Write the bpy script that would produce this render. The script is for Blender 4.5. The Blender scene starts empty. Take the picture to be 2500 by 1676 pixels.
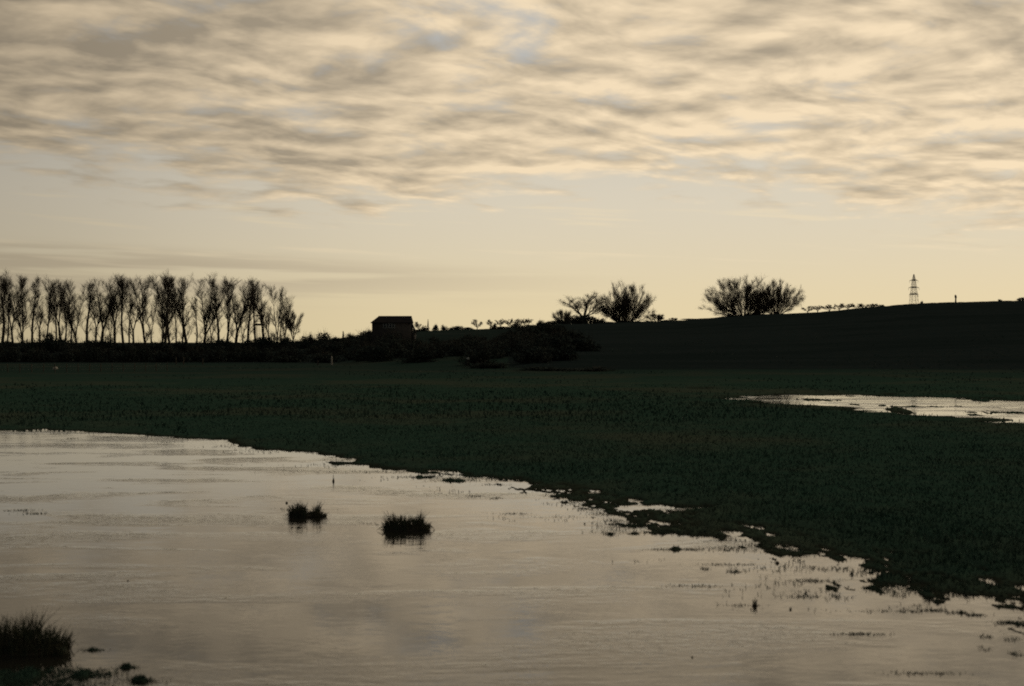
import bpy, math, random
import numpy as np
from mathutils import Vector, Matrix

random.seed(7)
rng = np.random.default_rng(11)
SC = bpy.context.scene
COL = SC.collection

# ------------------------------------------------------------------ camera
F, CX, HY, EYE = 3472.0, 1250.0, 835.0, 4.0      # focal length / principal x / eye level in photo pixels, eye height in m
cam_d = bpy.data.cameras.new('camera'); cam = bpy.data.objects.new('camera', cam_d); COL.objects.link(cam)
cam_d.lens = 50.0; cam_d.sensor_width = 36.0; cam_d.clip_start = 0.1; cam_d.clip_end = 20000
cam.location = (0, 0, EYE); cam.rotation_euler = (math.radians(90) - math.atan(3 / F), 0, 0)
cam_d.dof.use_dof = True; cam_d.dof.focus_distance = 160.0; cam_d.dof.aperture_fstop = 1.4
SC.camera = cam

# ------------------------------------------------------------------ sky, sun, exposure
SUN_AZ, SUN_EL = math.radians(34.0), math.radians(3.2)       # azimuth measured from the view direction towards the right
w = bpy.data.worlds.new('World'); SC.world = w; w.use_nodes = True
nt = w.node_tree; nt.nodes.clear()
class N:
    """tiny node helper: every method returns an output socket"""
    def __init__(s, nt): s.nt = nt
    def node(s, t, **k):
        n = s.nt.nodes.new(t)
        for a, b in k.items(): setattr(n, a, b)
        return n
    def put(s, sock, v):
        if isinstance(v, bpy.types.NodeSocket): s.nt.links.new(v, sock)
        elif sock.type == 'VECTOR': sock.default_value = v[:3]
        else: sock.default_value = v
    def m(s, op, a, b=0.0, c=0.0, clamp=False):
        n = s.node('ShaderNodeMath', operation=op, use_clamp=clamp)
        for i, v in enumerate((a, b, c)): s.put(n.inputs[i], v)
        return n.outputs[0]
    def ss(s, v, lo, hi, a=0.0, b=1.0):
        n = s.node('ShaderNodeMapRange', interpolation_type='SMOOTHSTEP')
        for i, x in enumerate((v, lo, hi, a, b)): s.put(n.inputs[i], x)
        return n.outputs[0]
    def lin(s, v, lo, hi, a=0.0, b=1.0):
        n = s.node('ShaderNodeMapRange')
        for i, x in enumerate((v, lo, hi, a, b)): s.put(n.inputs[i], x)
        return n.outputs[0]
    def xyz(s, x, y, z=0.0):
        n = s.node('ShaderNodeCombineXYZ')
        for i, v in enumerate((x, y, z)): s.put(n.inputs[i], v)
        return n.outputs[0]
    def noise(s, vec, scale, detail=4.0, rough=0.5, dist=0.0, typ='FBM'):
        n = s.node('ShaderNodeTexNoise'); n.noise_dimensions = '3D'
        s.put(n.inputs['Vector'], vec); n.inputs['Scale'].default_value = scale
        n.inputs['Detail'].default_value = detail; n.inputs['Roughness'].default_value = rough
        n.inputs['Distortion'].default_value = dist
        return n.outputs[0]
    def mix(s, f, a, b):
        n = s.node('ShaderNodeMix', data_type='RGBA')
        s.put(n.inputs[0], f); s.put(n.inputs[6], a); s.put(n.inputs[7], b)
        return n.outputs[2]
    def scale(s, col, f):
        n = s.node('ShaderNodeVectorMath', operation='SCALE')
        s.put(n.inputs[0], col); s.put(n.inputs['Scale'], f)
        return n.outputs[0]
    def mul(s, a, b):
        n = s.node('ShaderNodeVectorMath', operation='MULTIPLY')
        s.put(n.inputs[0], a); s.put(n.inputs[1], b)
        return n.outputs[0]
    def vadd(s, a, b):
        n = s.node('ShaderNodeVectorMath', operation='ADD')
        s.put(n.inputs[0], a); s.put(n.inputs[1], b)
        return n.outputs[0]
    def curve(s, v, pts):
        n = s.node('ShaderNodeFloatCurve'); c = n.mapping.curves[0]
        while len(c.points) < len(pts): c.points.new(0.5, 0.5)
        for p, (x, y) in zip(c.points, pts): p.location = (x, y)
        n.mapping.use_clip = False; n.mapping.update()
        s.put(n.inputs[1], v)
        return n.outputs[0]
g = N(nt)
tc = g.node('ShaderNodeTexCoord').outputs['Generated']
sep = g.node('ShaderNodeSeparateXYZ'); nt.links.new(tc, sep.inputs[0]); dx, dy, dz = sep.outputs
zc = g.m('MAXIMUM', dz, 0.0)
horiz = g.m('SQRT', g.m('ADD', g.m('MULTIPLY', dx, dx), g.m('MULTIPLY', dy, dy)))
EL = g.m('DIVIDE', zc, g.m('MAXIMUM', horiz, 0.02))            # tangent of the elevation
AZ = g.m('ARCTAN2', dx, dy)                                    # azimuth, 0 straight ahead, + to the right
inv = g.m('DIVIDE', 1.0, g.m('ADD', zc, 0.11))
qx, qy = g.m('MULTIPLY', dx, inv), g.m('MULTIPLY', dy, inv)    # point on a flat cloud deck, in deck heights
# how bright the deck is: brightest towards the low sun behind it, falling away from it
sd = (math.sin(SUN_AZ) * math.cos(SUN_EL), math.cos(SUN_AZ) * math.cos(SUN_EL), math.sin(SUN_EL))
dt = g.node('ShaderNodeVectorMath', operation='DOT_PRODUCT'); nt.links.new(tc, dt.inputs[0]); dt.inputs[1].default_value = sd
dn = g.m('MULTIPLY_ADD', dt.outputs['Value'], 0.5, 0.5)
glow_v = g.curve(dn, [(0.0, .15), (.5, .20), (.65, .33), (.795, .54), (.86, .72), (.915, .83), (.985, .87), (1.0, .88)])
glow = g.scale(g.mix(g.ss(dn, 0.42, 0.78), (0.80, 0.98, 1.25, 1), (1.0, 1.0, 1.0, 1)), glow_v)      # cooler light away from the sunset
sky = g.node('ShaderNodeTexSky'); sky.sky_type = 'NISHITA'; sky.sun_disc = False
sky.sun_elevation = SUN_EL; sky.sun_rotation = SUN_AZ
sky.altitude = 60; sky.air_density = 1.0; sky.dust_density = 1.6; sky.ozone_density = 1.0
SKY_STRENGTH = 0.1
# clear air: the Nishita sky, veiled by thin high cloud that takes the warm light
veil = g.mul(g.mix(g.ss(EL, 0.09, 0.20), g.mix(g.ss(EL, 0.0, 0.11), (9.4, 7.8, 4.75, 1), (8.45, 7.6, 6.0, 1)), (6.0, 6.1, 6.0, 1)), glow)
clear = g.mix(0.97, g.scale(sky.outputs[0], 0.3), veil)
# deck of altocumulus: broad soft masses, rolls and small cells
qa = qb = math.sqrt(0.5)                                       # the rolls run away to the right
ux = g.m('ADD', g.m('MULTIPLY', qx, qa), g.m('MULTIPLY', qy, qb))
uy = g.m('SUBTRACT', g.m('MULTIPLY', qy, qa), g.m('MULTIPLY', qx, qb))
wv = g.m('MULTIPLY', g.m('SUBTRACT', g.noise(g.xyz(ux, uy, 3.1), 1.6, 2.0), 0.5), 0.35)
U = g.xyz(g.m('MULTIPLY', ux, 1.02), g.m('MULTIPLY', g.m('ADD', uy, wv), 1.22), 2.4)
U2 = g.vadd(U, (0.075, 0.05, 0.0))
big = g.noise(U, 1.25, 3.0, 0.5)
big2 = g.noise(g.vadd(U, (0.16, 0.10, 0.0)), 1.25, 3.0, 0.5)
n_a = g.noise(U, 4.2, 6.0, 0.55)
n_b = g.noise(U2, 4.2, 4.0, 0.5)
fine = g.noise(g.xyz(g.m('MULTIPLY', ux, 1.5), g.m('MULTIPLY', g.m('ADD', uy, wv), 1.35), 5.2), 7.5, 4.0, 0.55)
dens = g.m('ADD', g.m('ADD', g.m('MULTIPLY', n_a, 0.55), g.m('MULTIPLY', fine, 0.15)), g.m('MULTIPLY', big, 0.30))
relief = g.m('ADD', g.m('MULTIPLY', g.m('SUBTRACT', n_a, n_b), 3.2), g.m('MULTIPLY', g.m('SUBTRACT', big, big2), 2.0))
thick = g.m('ADD', g.m('MULTIPLY', g.ss(big, 0.34, 0.68), 0.34), g.m('MULTIPLY', g.ss(n_b, 0.36, 0.68), 0.45))
heavy = g.m('MULTIPLY', g.ss(AZ, 0.06, -0.38), 0.58)           # the deck is thicker away to the left
lit = g.m('SUBTRACT', g.m('SUBTRACT', g.m('ADD', relief, 0.98), thick), heavy)
roll = g.noise(g.xyz(g.m('MULTIPLY', ux, 1.5), g.m('MULTIPLY', g.m('ADD', uy, wv), 5.5), 7.7), 1.5, 3.0, 0.5)
lit2 = g.m('ADD', lit, g.m('ADD', g.m('MULTIPLY', g.m('SUBTRACT', fine, 0.5), 1.15), g.m('MULTIPLY', g.m('SUBTRACT', roll, 0.5), 0.7)))
deckcol = g.mul(g.mix(g.lin(lit2, -0.48, 1.36), (4.75, 3.9, 2.75, 1), (11.0, 8.8, 5.9, 1)), glow)
edge = g.curve(g.m('ADD', AZ, 0.5), [(0.0, .112), (.15, .110), (.29, .098), (.43, .085), (.50, .092), (.62, .102), (.70, .094), (.76, .078), (.85, .066), (1.0, .060)])
wob = g.noise(g.xyz(g.m('MULTIPLY', AZ, 5.0), g.m('MULTIPLY', EL, 40.0), 1.0), 1.0, 4.0, 0.55)
past = g.m('SUBTRACT', g.m('ADD', EL, g.m('MULTIPLY', g.m('SUBTRACT', wob, 0.5), 0.030)), edge)
thin = g.lin(past, -0.022, 0.040, -0.22, 0.07)                 # the sheet thins and breaks up at its far edge
cover = g.m('MULTIPLY', g.ss(g.m('ADD', dens, thin), 0.36, 0.56), g.ss(past, -0.020, 0.004))
col = g.mix(g.m('MULTIPLY', cover, 0.94), clear, deckcol)
# low stratus bank on the left, thinning out to the right
st = g.noise(g.xyz(g.m('MULTIPLY', AZ, 4.0), g.m('MULTIPLY', g.m('ADD', EL, g.m('MULTIPLY', AZ, 0.02)), 110.0), 5.0), 1.0, 4.0, 0.55, 0.2)
up = g.m('MULTIPLY_ADD', AZ, -0.045, 0.0515)
bank = g.m('MULTIPLY', g.ss(g.m('SUBTRACT', EL, up), 0.006, -0.008), g.ss(EL, 0.020, 0.045))
bank = g.m('MULTIPLY', g.m('MULTIPLY', bank, g.ss(AZ, 0.14, -0.22)), g.ss(st, 0.36, 0.56))
col = g.mix(g.m('MULTIPLY', bank, 0.75), col, g.mul((6.4, 5.35, 3.75), glow))
# thin bright wisps below the deck
ws = g.noise(g.xyz(g.m('MULTIPLY', AZ, 9.0), g.m('MULTIPLY', g.m('ADD', EL, g.m('MULTIPLY', AZ, 0.05)), 150.0), 8.0), 1.0, 3.0, 0.5)
wisp = g.m('MULTIPLY', g.ss(ws, 0.55, 0.72), g.m('MULTIPLY', g.ss(EL, 0.045, 0.06), g.ss(EL, 0.115, 0.09)))
col = g.mix(g.m('MULTIPLY', wisp, 0.6), col, g.mul((9.6, 8.1, 5.6), glow))
bg = g.node('ShaderNodeBackground'); nt.links.new(col, bg.inputs[0]); bg.inputs[1].default_value = SKY_STRENGTH
wo = g.node('ShaderNodeOutputWorld'); nt.links.new(bg.outputs[0], wo.inputs[0])

sun_d = bpy.data.lights.new('sun', 'SUN'); sun = bpy.data.objects.new('sun', sun_d); COL.objects.link(sun)
sun_d.energy = 0.10; sun_d.angle = math.radians(14); sun_d.color = (1.0, 0.82, 0.6)      # veiled by the cloud, just above the hill
sun.rotation_euler = (-Vector(sd)).to_track_quat('-Z', 'Y').to_euler()
SC.view_settings.view_transform = 'Standard'; SC.view_settings.look = 'None'
SC.view_settings.exposure = 0.0; SC.view_settings.gamma = 1.0; SC.view_settings.use_curve_mapping = False
SC.render.engine = 'CYCLES'; SC.cycles.use_denoising = False
SC.cycles.pixel_filter_type = 'BLACKMAN_HARRIS'; SC.cycles.filter_width = 1.9

# ------------------------------------------------------------------ helpers
def at(x, y, Y):
    """photo pixel + depth along the view -> world point"""
    return np.array(((x - CX) / F * Y, Y, EYE + (HY - y) / F * Y))
def dist(y): return EYE * F / (y - HY)              # depth of a point of the flat flood plain seen at photo row y
def gpt(x, y):
    d = dist(y); return ((x - CX) / F * d, d)
def smooth(t):
    t = np.clip(t, 0, 1); return t * t * (3 - 2 * t)
def vnoise(x, y, seed=0):
    xi, yi = np.floor(x).astype(np.int64), np.floor(y).astype(np.int64)
    fx, fy = x - xi, y - yi; fx = fx * fx * (3 - 2 * fx); fy = fy * fy * (3 - 2 * fy)
    def h(i, j):
        n = (i * 374761393 + j * 668265263 + seed * 982451653) & 0x7fffffff
        n = ((n ^ (n >> 13)) * 1274126177) & 0x7fffffff
        return ((n ^ (n >> 16)) & 0xffff) / 65535.0
    return (h(xi, yi) * (1 - fx) + h(xi + 1, yi) * fx) * (1 - fy) + (h(xi, yi + 1) * (1 - fx) + h(xi + 1, yi + 1) * fx) * fy
def fbm(x, y, seed=0, octv=4, gain=0.55):
    s, a, t = 0.0, 1.0, 0.0
    for o in range(octv):
        s = s + a * (vnoise(x * 2 ** o + 17 * o, y * 2 ** o - 9 * o, seed + o) - 0.5); t += a; a *= gain
    return s / t * 2
def tag(o, label=None, cat=None, group=None, kind=None):
    if label: o['label'] = label
    if cat: o['category'] = cat
    if group: o['group'] = group
    if kind: o['kind'] = kind
    return o
def new_mesh(name, V, faces, mat, smooth_shade=False):
    """V (n,3); faces = (m,3) or (m,4) int array"""
    V = np.asarray(V, np.float32); Fc = np.asarray(faces, np.int32)
    me = bpy.data.meshes.new(name); k = Fc.shape[1]
    me.vertices.add(len(V)); me.vertices.foreach_set('co', V.ravel())
    me.loops.add(Fc.size); me.loops.foreach_set('vertex_index', Fc.ravel())
    me.polygons.add(len(Fc)); me.polygons.foreach_set('loop_start', np.arange(0, Fc.size, k, dtype=np.int32))
    if smooth_shade: me.polygons.foreach_set('use_smooth', np.ones(len(Fc), bool))
    me.update(calc_edges=True); me.validate()
    if mat: me.materials.append(mat)
    return me
def link(name, me, parent=None, loc=None):
    o = bpy.data.objects.new(name, me); COL.objects.link(o)
    if parent: o.parent = parent
    if loc is not None: o.location = loc
    return o
def tubes(segs, sides=3):
    """list / array of (p0, p1, r0, r1) -> verts, quad faces"""
    S = np.asarray(segs, np.float64); p0, p1, r0, r1 = S[:, 0:3], S[:, 3:6], S[:, 6], S[:, 7]
    d = p1 - p0; d /= np.maximum(np.linalg.norm(d, axis=1, keepdims=True), 1e-9)
    ref = np.where(np.abs(d[:, 2:3]) > 0.9, np.array([[1.0, 0, 0]]), np.array([[0, 0, 1.0]]))
    a = np.cross(d, ref); a /= np.maximum(np.linalg.norm(a, axis=1, keepdims=True), 1e-9); b = np.cross(d, a)
    rings = []
    for r, p in ((r0, p0), (r1, p1)):
        for k in range(sides):
            t = 2 * math.pi * k / sides
            rings.append(p + (a * math.cos(t) + b * math.sin(t)) * r[:, None])
    V = np.stack(rings, 1).reshape(-1, 3)
    base = (np.arange(len(S)) * 2 * sides)[:, None]
    fs = []
    for k in range(sides):
        k2 = (k + 1) % sides
        fs.append(np.concatenate((base + k, base + k2, base + sides + k2, base + sides + k), 1))
    return V, np.stack(fs, 1).reshape(-1, 4)
def boxes(bl):
    """list of (cx,cy,cz,sx,sy,sz) -> verts, quads"""
    V, Fc = [], []
    for (cx, cy, cz, sx, sy, sz) in bl:
        n = len(V)
        for z in (-1, 1):
            for (x, y) in ((-1, -1), (1, -1), (1, 1), (-1, 1)): V.append((cx + x * sx / 2, cy + y * sy / 2, cz + z * sz / 2))
        Fc += [(n, n + 3, n + 2, n + 1), (n + 4, n + 5, n + 6, n + 7), (n, n + 1, n + 5, n + 4), (n + 1, n + 2, n + 6, n + 5), (n + 2, n + 3, n + 7, n + 6), (n + 3, n, n + 4, n + 7)]
    return np.array(V), np.array(Fc)
ORD = ['first', 'second', 'third', 'fourth', 'fifth', 'sixth', 'seventh', 'eighth', 'ninth', 'tenth', 'eleventh', 'twelfth', 'thirteenth', 'fourteenth', 'fifteenth',
       'sixteenth', 'seventeenth', 'eighteenth', 'nineteenth', 'twentieth', 'twenty-first', 'twenty-second', 'twenty-third', 'twenty-fourth', 'twenty-fifth', 'twenty-sixth',
       'twenty-seventh', 'twenty-eighth', 'twenty-ninth', 'thirtieth', 'thirty-first', 'thirty-second', 'thirty-third', 'thirty-fourth']

# ------------------------------------------------------------------ materials
def mat(name, c1, c2=None, scale=1.0, rough=0.9, detail=5.0, spec=0.25, bump=0.0, bscale=None):
    m = bpy.data.materials.new(name); m.use_nodes = True
    h = N(m.node_tree); b = m.node_tree.nodes['Principled BSDF']
    b.inputs['Roughness'].default_value = rough; b.inputs['Specular IOR Level'].default_value = spec
    co = h.node('ShaderNodeTexCoord').outputs['Object']
    if c2:
        n = h.noise(co, scale, detail, 0.6)
        h.put(b.inputs['Base Color'], h.mix(h.ss(n, 0.35, 0.65), (*c1, 1), (*c2, 1)))
    else: b.inputs['Base Color'].default_value = (*c1, 1)
    if bump:
        bn = h.node('ShaderNodeBump'); bn.inputs['Strength'].default_value = bump; bn.inputs['Distance'].default_value = 0.05
        h.put(bn.inputs['Height'], h.noise(co, bscale or scale * 4, 4.0)); h.put(b.inputs['Normal'], bn.outputs[0])
    return m
M_bark = mat('bark', (0.05, 0.04, 0.03), (0.09, 0.075, 0.055), 3.0, 0.95, bump=0.5)
M_twig = mat('twig', (0.04, 0.032, 0.024), (0.07, 0.052, 0.035), 0.6, 0.9)
M_hedge = mat('hedge_leaf', (0.050, 0.068, 0.062), (0.075, 0.078, 0.066), 0.5, 1.0, spec=0.0)
M_scrub = mat('scrub_twig', (0.05, 0.05, 0.044), (0.07, 0.066, 0.055), 0.5, 1.0, spec=0.0)
M_rush = mat('rush', (0.045, 0.062, 0.038), (0.08, 0.072, 0.042), 6.0, 0.6)
M_mud = mat('mud', (0.03, 0.024, 0.016), (0.055, 0.042, 0.028), 5.0, 0.7, bump=0.6)
M_brick = mat('brick', (0.045, 0.042, 0.040), (0.065, 0.056, 0.05), 1.5, 0.9, bump=0.3)
M_tile = mat('roof_tile', (0.022, 0.022, 0.024), (0.034, 0.030, 0.030), 1.2, 1.0, spec=0.0, bump=0.4)
M_white = mat('white_paint', (0.30, 0.30, 0.29), (0.38, 0.38, 0.36), 4.0, 0.5)
M_glass = mat('window_glass', (0.03, 0.035, 0.04), None, 1, 0.08, spec=0.5)
M_steel = mat('galvanised_steel', (0.16, 0.16, 0.155), (0.24, 0.24, 0.23), 1.0, 0.55)
M_wood = mat('weathered_wood', (0.07, 0.055, 0.04), (0.12, 0.10, 0.075), 4.0, 0.9, bump=0.3)
M_stone = mat('pale_stone', (0.38, 0.34, 0.29), (0.5, 0.45, 0.38), 5.0, 0.9, bump=0.5)

# ground: meadow grass, rank brown patches, bracken and ploughland on the hill (land cover stored per vertex)
M_ground = bpy.data.materials.new('meadow_ground'); M_ground.use_nodes = True
h = N(M_ground.node_tree); b = M_ground.node_tree.nodes['Principled BSDF']
pos = h.node('ShaderNodeNewGeometry').outputs['Position']
att = h.node('ShaderNodeAttribute'); att.attribute_name = 'cover'
hill = h.node('ShaderNodeSeparateColor'); M_ground.node_tree.links.new(att.outputs['Color'], hill.inputs[0])
n1 = h.noise(pos, 0.05, 4.0, 0.6); n2 = h.noise(pos, 0.9, 5.0, 0.65); n3 = h.noise(pos, 7.0, 4.0, 0.6)
grass = h.mix(h.ss(n2, 0.35, 0.68), (0.031, 0.067, 0.050, 1), (0.042, 0.077, 0.057, 1))
grass = h.mix(h.m('MULTIPLY', h.ss(n1, 0.45, 0.62), 0.40), grass, (0.098, 0.092, 0.064, 1))
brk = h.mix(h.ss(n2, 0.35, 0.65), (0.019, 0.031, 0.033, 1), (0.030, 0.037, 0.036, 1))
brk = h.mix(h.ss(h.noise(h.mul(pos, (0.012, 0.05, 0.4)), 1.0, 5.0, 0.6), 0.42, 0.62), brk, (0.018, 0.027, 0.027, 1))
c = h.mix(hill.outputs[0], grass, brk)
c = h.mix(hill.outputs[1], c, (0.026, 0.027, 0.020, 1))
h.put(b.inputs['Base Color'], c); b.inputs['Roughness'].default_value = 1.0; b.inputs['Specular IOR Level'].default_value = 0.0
bn = h.node('ShaderNodeBump'); bn.inputs['Strength'].default_value = 0.7; bn.inputs['Distance'].default_value = 0.12
h.put(bn.inputs['Height'], h.m('ADD', n2, h.m('MULTIPLY', n3, 0.35))); h.put(b.inputs['Normal'], bn.outputs[0])

M_grass = bpy.data.materials.new('grass_blade'); M_grass.use_nodes = True
h = N(M_grass.node_tree); b = M_grass.node_tree.nodes['Principled BSDF']
pos = h.node('ShaderNodeNewGeometry').outputs['Position']
gc = h.mix(h.ss(h.noise(pos, 0.8, 4.0), 0.35, 0.65), (0.034, 0.073, 0.054, 1), (0.044, 0.080, 0.058, 1))
gc = h.mix(h.m('MULTIPLY', h.ss(h.noise(pos, 0.05, 4.0, 0.6), 0.45, 0.62), 0.40), gc, (0.112, 0.104, 0.072, 1))
h.put(b.inputs['Base Color'], gc); b.inputs['Roughness'].default_value = 0.85; b.inputs['Specular IOR Level'].default_value = 0.1

# flood water: dark, smooth, ruffled in patches by the breeze
M_water = bpy.data.materials.new('flood_water'); M_water.use_nodes = True
h = N(M_water.node_tree); b = M_water.node_tree.nodes['Principled BSDF']
pos = h.node('ShaderNodeNewGeometry').outputs['Position']
b.inputs['Base Color'].default_value = (0.020, 0.019, 0.015, 1); b.inputs['Roughness'].default_value = 0.035
b.inputs['IOR'].default_value = 1.40; b.inputs['Specular IOR Level'].default_value = 0.5
sx = h.mul(pos, (0.6, 1.0, 1.0))
swell = h.noise(sx, 1.1, 3.0, 0.55, 0.4); rip = h.noise(h.mul(pos, (0.6, 1.0, 1.0)), 7.0, 3.0, 0.5, 0.3)
patch = h.ss(h.noise(h.mul(pos, (0.16, 0.42, 1.0)), 1.0, 4.0, 0.6, 0.5), 0.49, 0.66)
hh = h.m('ADD', h.m('MULTIPLY', swell, 0.0065), h.m('MULTIPLY', rip, h.m('MULTIPLY_ADD', patch, 0.0250, 0.0018)))
bn = h.node('ShaderNodeBump'); bn.inputs['Strength'].default_value = 1.0; bn.inputs['Distance'].default_value = 0.55
h.put(bn.inputs['Height'], hh); h.put(b.inputs['Normal'], bn.outputs[0])

# ------------------------------------------------------------------ terrain
SHORE = [(-420, 170), (-120, 100), (-60, 82)] + [gpt(x, y) for x, y in
         ((0, 1053), (100, 1049), (240, 1056), (420, 1068), (540, 1074), (570, 1092), (700, 1104), (810, 1116), (830, 1134), (1000, 1152), (1150, 1165),
          (1290, 1185), (1400, 1222), (1520, 1258), (1640, 1300), (1790, 1330), (1880, 1350), (2000, 1385), (2120, 1410), (2300, 1450), (2400, 1475), (2500, 1502))] + \
        [(9.2, 17.0), (12, 8), (14, -10), (16, -60), (60, -400)]
SHORE = np.array(SHORE)
def shore_sd(X, Y):
    best = np.full(X.shape, 1e18); sgn = np.ones(X.shape)
    for (ax, ay), (bx, by) in zip(SHORE[:-1], SHORE[1:]):
        ux_, uy_ = bx - ax, by - ay; L2 = ux_ * ux_ + uy_ * uy_
        t = np.clip(((X - ax) * ux_ + (Y - ay) * uy_) / L2, 0, 1)
        ex, ey = X - ax - t * ux_, Y - ay - t * uy_; d2 = ex * ex + ey * ey
        s = np.where(ux_ * (Y - ay) - uy_ * (X - ax) >= 0, 1.0, -1.0)
        upd = d2 < best; best = np.where(upd, d2, best); sgn = np.where(upd, s, sgn)
    return np.sqrt(best) * sgn
POOL = np.array([gpt(x, y) for x, y in ((1780, 969), (1940, 965), (2150, 967), (2300, 971), (2400, 975), (2500, 983), (2800, 1000), (3100, 1012),
                                        (3000, 1055), (2500, 1031), (2350, 1021), (2200, 1009), (2050, 997), (1930, 988), (1850, 979))])
def poly_sd(P, X, Y):
    best = np.full(X.shape, 1e18); ins = np.zeros(X.shape, bool)
    for (ax, ay), (bx, by) in zip(P, np.roll(P, -1, 0)):
        ux_, uy_ = bx - ax, by - ay; t = np.clip(((X - ax) * ux_ + (Y - ay) * uy_) / (ux_ * ux_ + uy_ * uy_), 0, 1)
        best = np.minimum(best, (X - ax - t * ux_) ** 2 + (Y - ay - t * uy_) ** 2)
        cr = ((ay > Y) != (by > Y)) & (X < (bx - ax) * (Y - ay) / (by - ay + 1e-12) + ax); ins ^= cr
    return np.where(ins, -1, 1) * np.sqrt(best)
# photo x, y, half width, half height (photo px), height in m: hollows holding water and turf showing above it
SPOTS = [(1640, 1240, 70, 5, -.20), (1725, 1238, 26, 4, -.18), (1712, 950, 34, 1.3, -.30), (1870, 951, 45, .9, -.2), (1450, 1200, 14, 4, -.12), (1560, 1222, 18, 3, -.11),
         (1780, 1300, 16, 4, -.12), (1838, 1284, 14, 3, -.10), (2005, 1318, 9, 3, -.12), (2090, 1370, 12, 6, -.12), (2165, 1366, 10, 4, -.12), (2230, 1365, 10, 4, -.12), (2300, 1362, 10, 4, -.11),
         (2395, 1392, 17, 7, -.14), (2420, 1380, 12, 4, -.12), (2335, 1420, 12, 8, -.12), (2405, 1425, 14, 10, -.12), (2495, 1435, 12, 6, -.12), (2290, 1405, 22, 6, -.12),
         (1080, 1150, 32, 3, -.1), (1100, 1154, 20, 2.5, -.1), (745, 1108, 40, 2.5, -.08), (850, 1124, 22, 3.5, -.09),
         (1045, 1165, 28, 3.5, .26), (1115, 1174, 34, 3, .24), (1215, 1183, 20, 2, .20), (1375, 1212, 30, 4, .18), (1430, 1200, 16, 4, .12), (1490, 1253, 8, 4, .2), (1545, 1284, 44, 3, .2), (1610, 1301, 34, 4, .2),
         (2000, 977, 70, 3.2, .30), (2085, 988, 14, 2.2, .30), (2160, 991, 14, 2, .30), (2195, 1004, 19, 6, .42), (2390, 977, 18, 3, .45), (2250, 993, 110, 1.6, .27), (2450, 1008, 90, 3.2, .30), (2380, 1014, 22, 3, .3),
         (1490, 1304, 12, 3, .2), (1548, 1303, 13, 2, .2), (1650, 1342, 20, 2, .2), (2150, 1446, 14, 5, .2), (2260, 1452, 22, 7, .2), (2230, 1437, 20, 4, .2),
         (40, 1662, 120, 22, .40), (225, 1648, 62, 12, .36), (310, 1630, 22, 4, .28), (345, 1662, 30, 8, .30), (228, 1587, 20, 2.5, .26), (0, 1700, 200, 40, .4)]
RX = [-3000, 600, 720, 800, 880, 1000, 1240, 1300, 1400, 1500, 1640, 1800, 2000, 2100, 2250, 2500, 3500]
RF = [400, 400, 310, 262, 232, 224, 204, 194, 190, 190, 190, 190, 190, 190, 188, 185, 180]
RR = [900, 900, 700, 560, 470, 450, 520, 560, 640, 690, 700, 700, 700, 700, 700, 700, 700]
RY = [843, 843, 838, 830, 824, 811, 803, 797, 792, 789, 785, 773, 763, 753, 742, 735, 715]
def ground(X, Y):
    X = np.asarray(X, float); Y = np.asarray(Y, float)
    s = shore_sd(X, Y)
    near = smooth((48 - Y) / 20)
    slope = 0.055 - 0.027 * near
    z = np.clip(s * slope, -0.30, 0.13)
    rag = fbm(X * 0.7, Y * 0.6, 3, 4, 0.6) * (0.045 + 0.02 * near) + fbm(X * 3.0, Y * 1.3, 13, 4, .7) * (.03 + .065 * near)
    z = z + rag * np.where(s > 0, np.clip(1.6 - s / 9.0, 0.25, 1), np.clip(1 + (s + .6) / 3.2, 0.12, 1))
    z = z + fbm(X * 0.03, Y * 0.03, 21, 3) * 0.05 * smooth((s - 3) / 15)
    z = np.where(s > 6, np.maximum(z, 0.03), z)
    ps = poly_sd(POOL, X, Y)
    z = np.where(ps < 8, np.minimum(z, np.clip(ps * 0.035, -0.10, 0.3) + fbm(X * 0.10, Y * 0.8, 31, 4, .65) * 0.17), z)
    for px, py, hw, hh_, dz_ in SPOTS:
        d = dist(py); cx = (px - CX) / F * d; rx = hw / F * d; ry = d * d / (EYE * F) * hh_
        q = ((X - cx) / rx) ** 2 + ((Y - d) / ry) ** 2
        rgh = fbm(X * 3.6, Y * 1.8, 41, 4, .75)
        if dz_ < 0: z = z + np.where(q < 9, np.exp(-q * 0.9) * (1 + 0.9 * rgh) * dz_, 0)
        else:                                              # turf just breaking the surface, ragged
            zi = (.22 if dz_ > .4 else .045) * (1 - q) + rgh * .10 - .012
            z = np.where((q < 2.2) & (zi > z), zi, z)
    # the hills behind
    px = CX + F * X / np.maximum(Y, 1.0); px = np.clip(np.where(Y > 1, px, np.where(X < 0, -3000, 3500)), -3000, 3500)
    ff, rr, yy = np.interp(px, RX, RF), np.interp(px, RX, RR), np.interp(px, RX, RY)
    zr = EYE + (HY - yy) / F * rr
    t = (Y - ff) / (rr - ff)
    rise = np.where(t < 1, zr * (1 - (1 - np.clip(t, 0, 1)) ** 1.15), zr + (np.minimum(Y, 2600) - rr) * (HY - yy) / F * 0.74)
    z = z + np.where(t > 0, rise, 0) + np.where(t > 0.1, fbm(X * 0.05, Y * 0.05, 51, 3) * 0.25 + fbm(X * 0.22, Y * 0.1, 53, 3) * 0.35 * np.clip(t, 0, 1), 0)
    # the bank the camera stands on
    r = np.hypot(X, Y + 4); z = z + 2.7 * (1 - smooth((r - 5) / 9))
    return z
def gz(x, y): return float(ground(np.array([x]), np.array([y]))[0])

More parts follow.
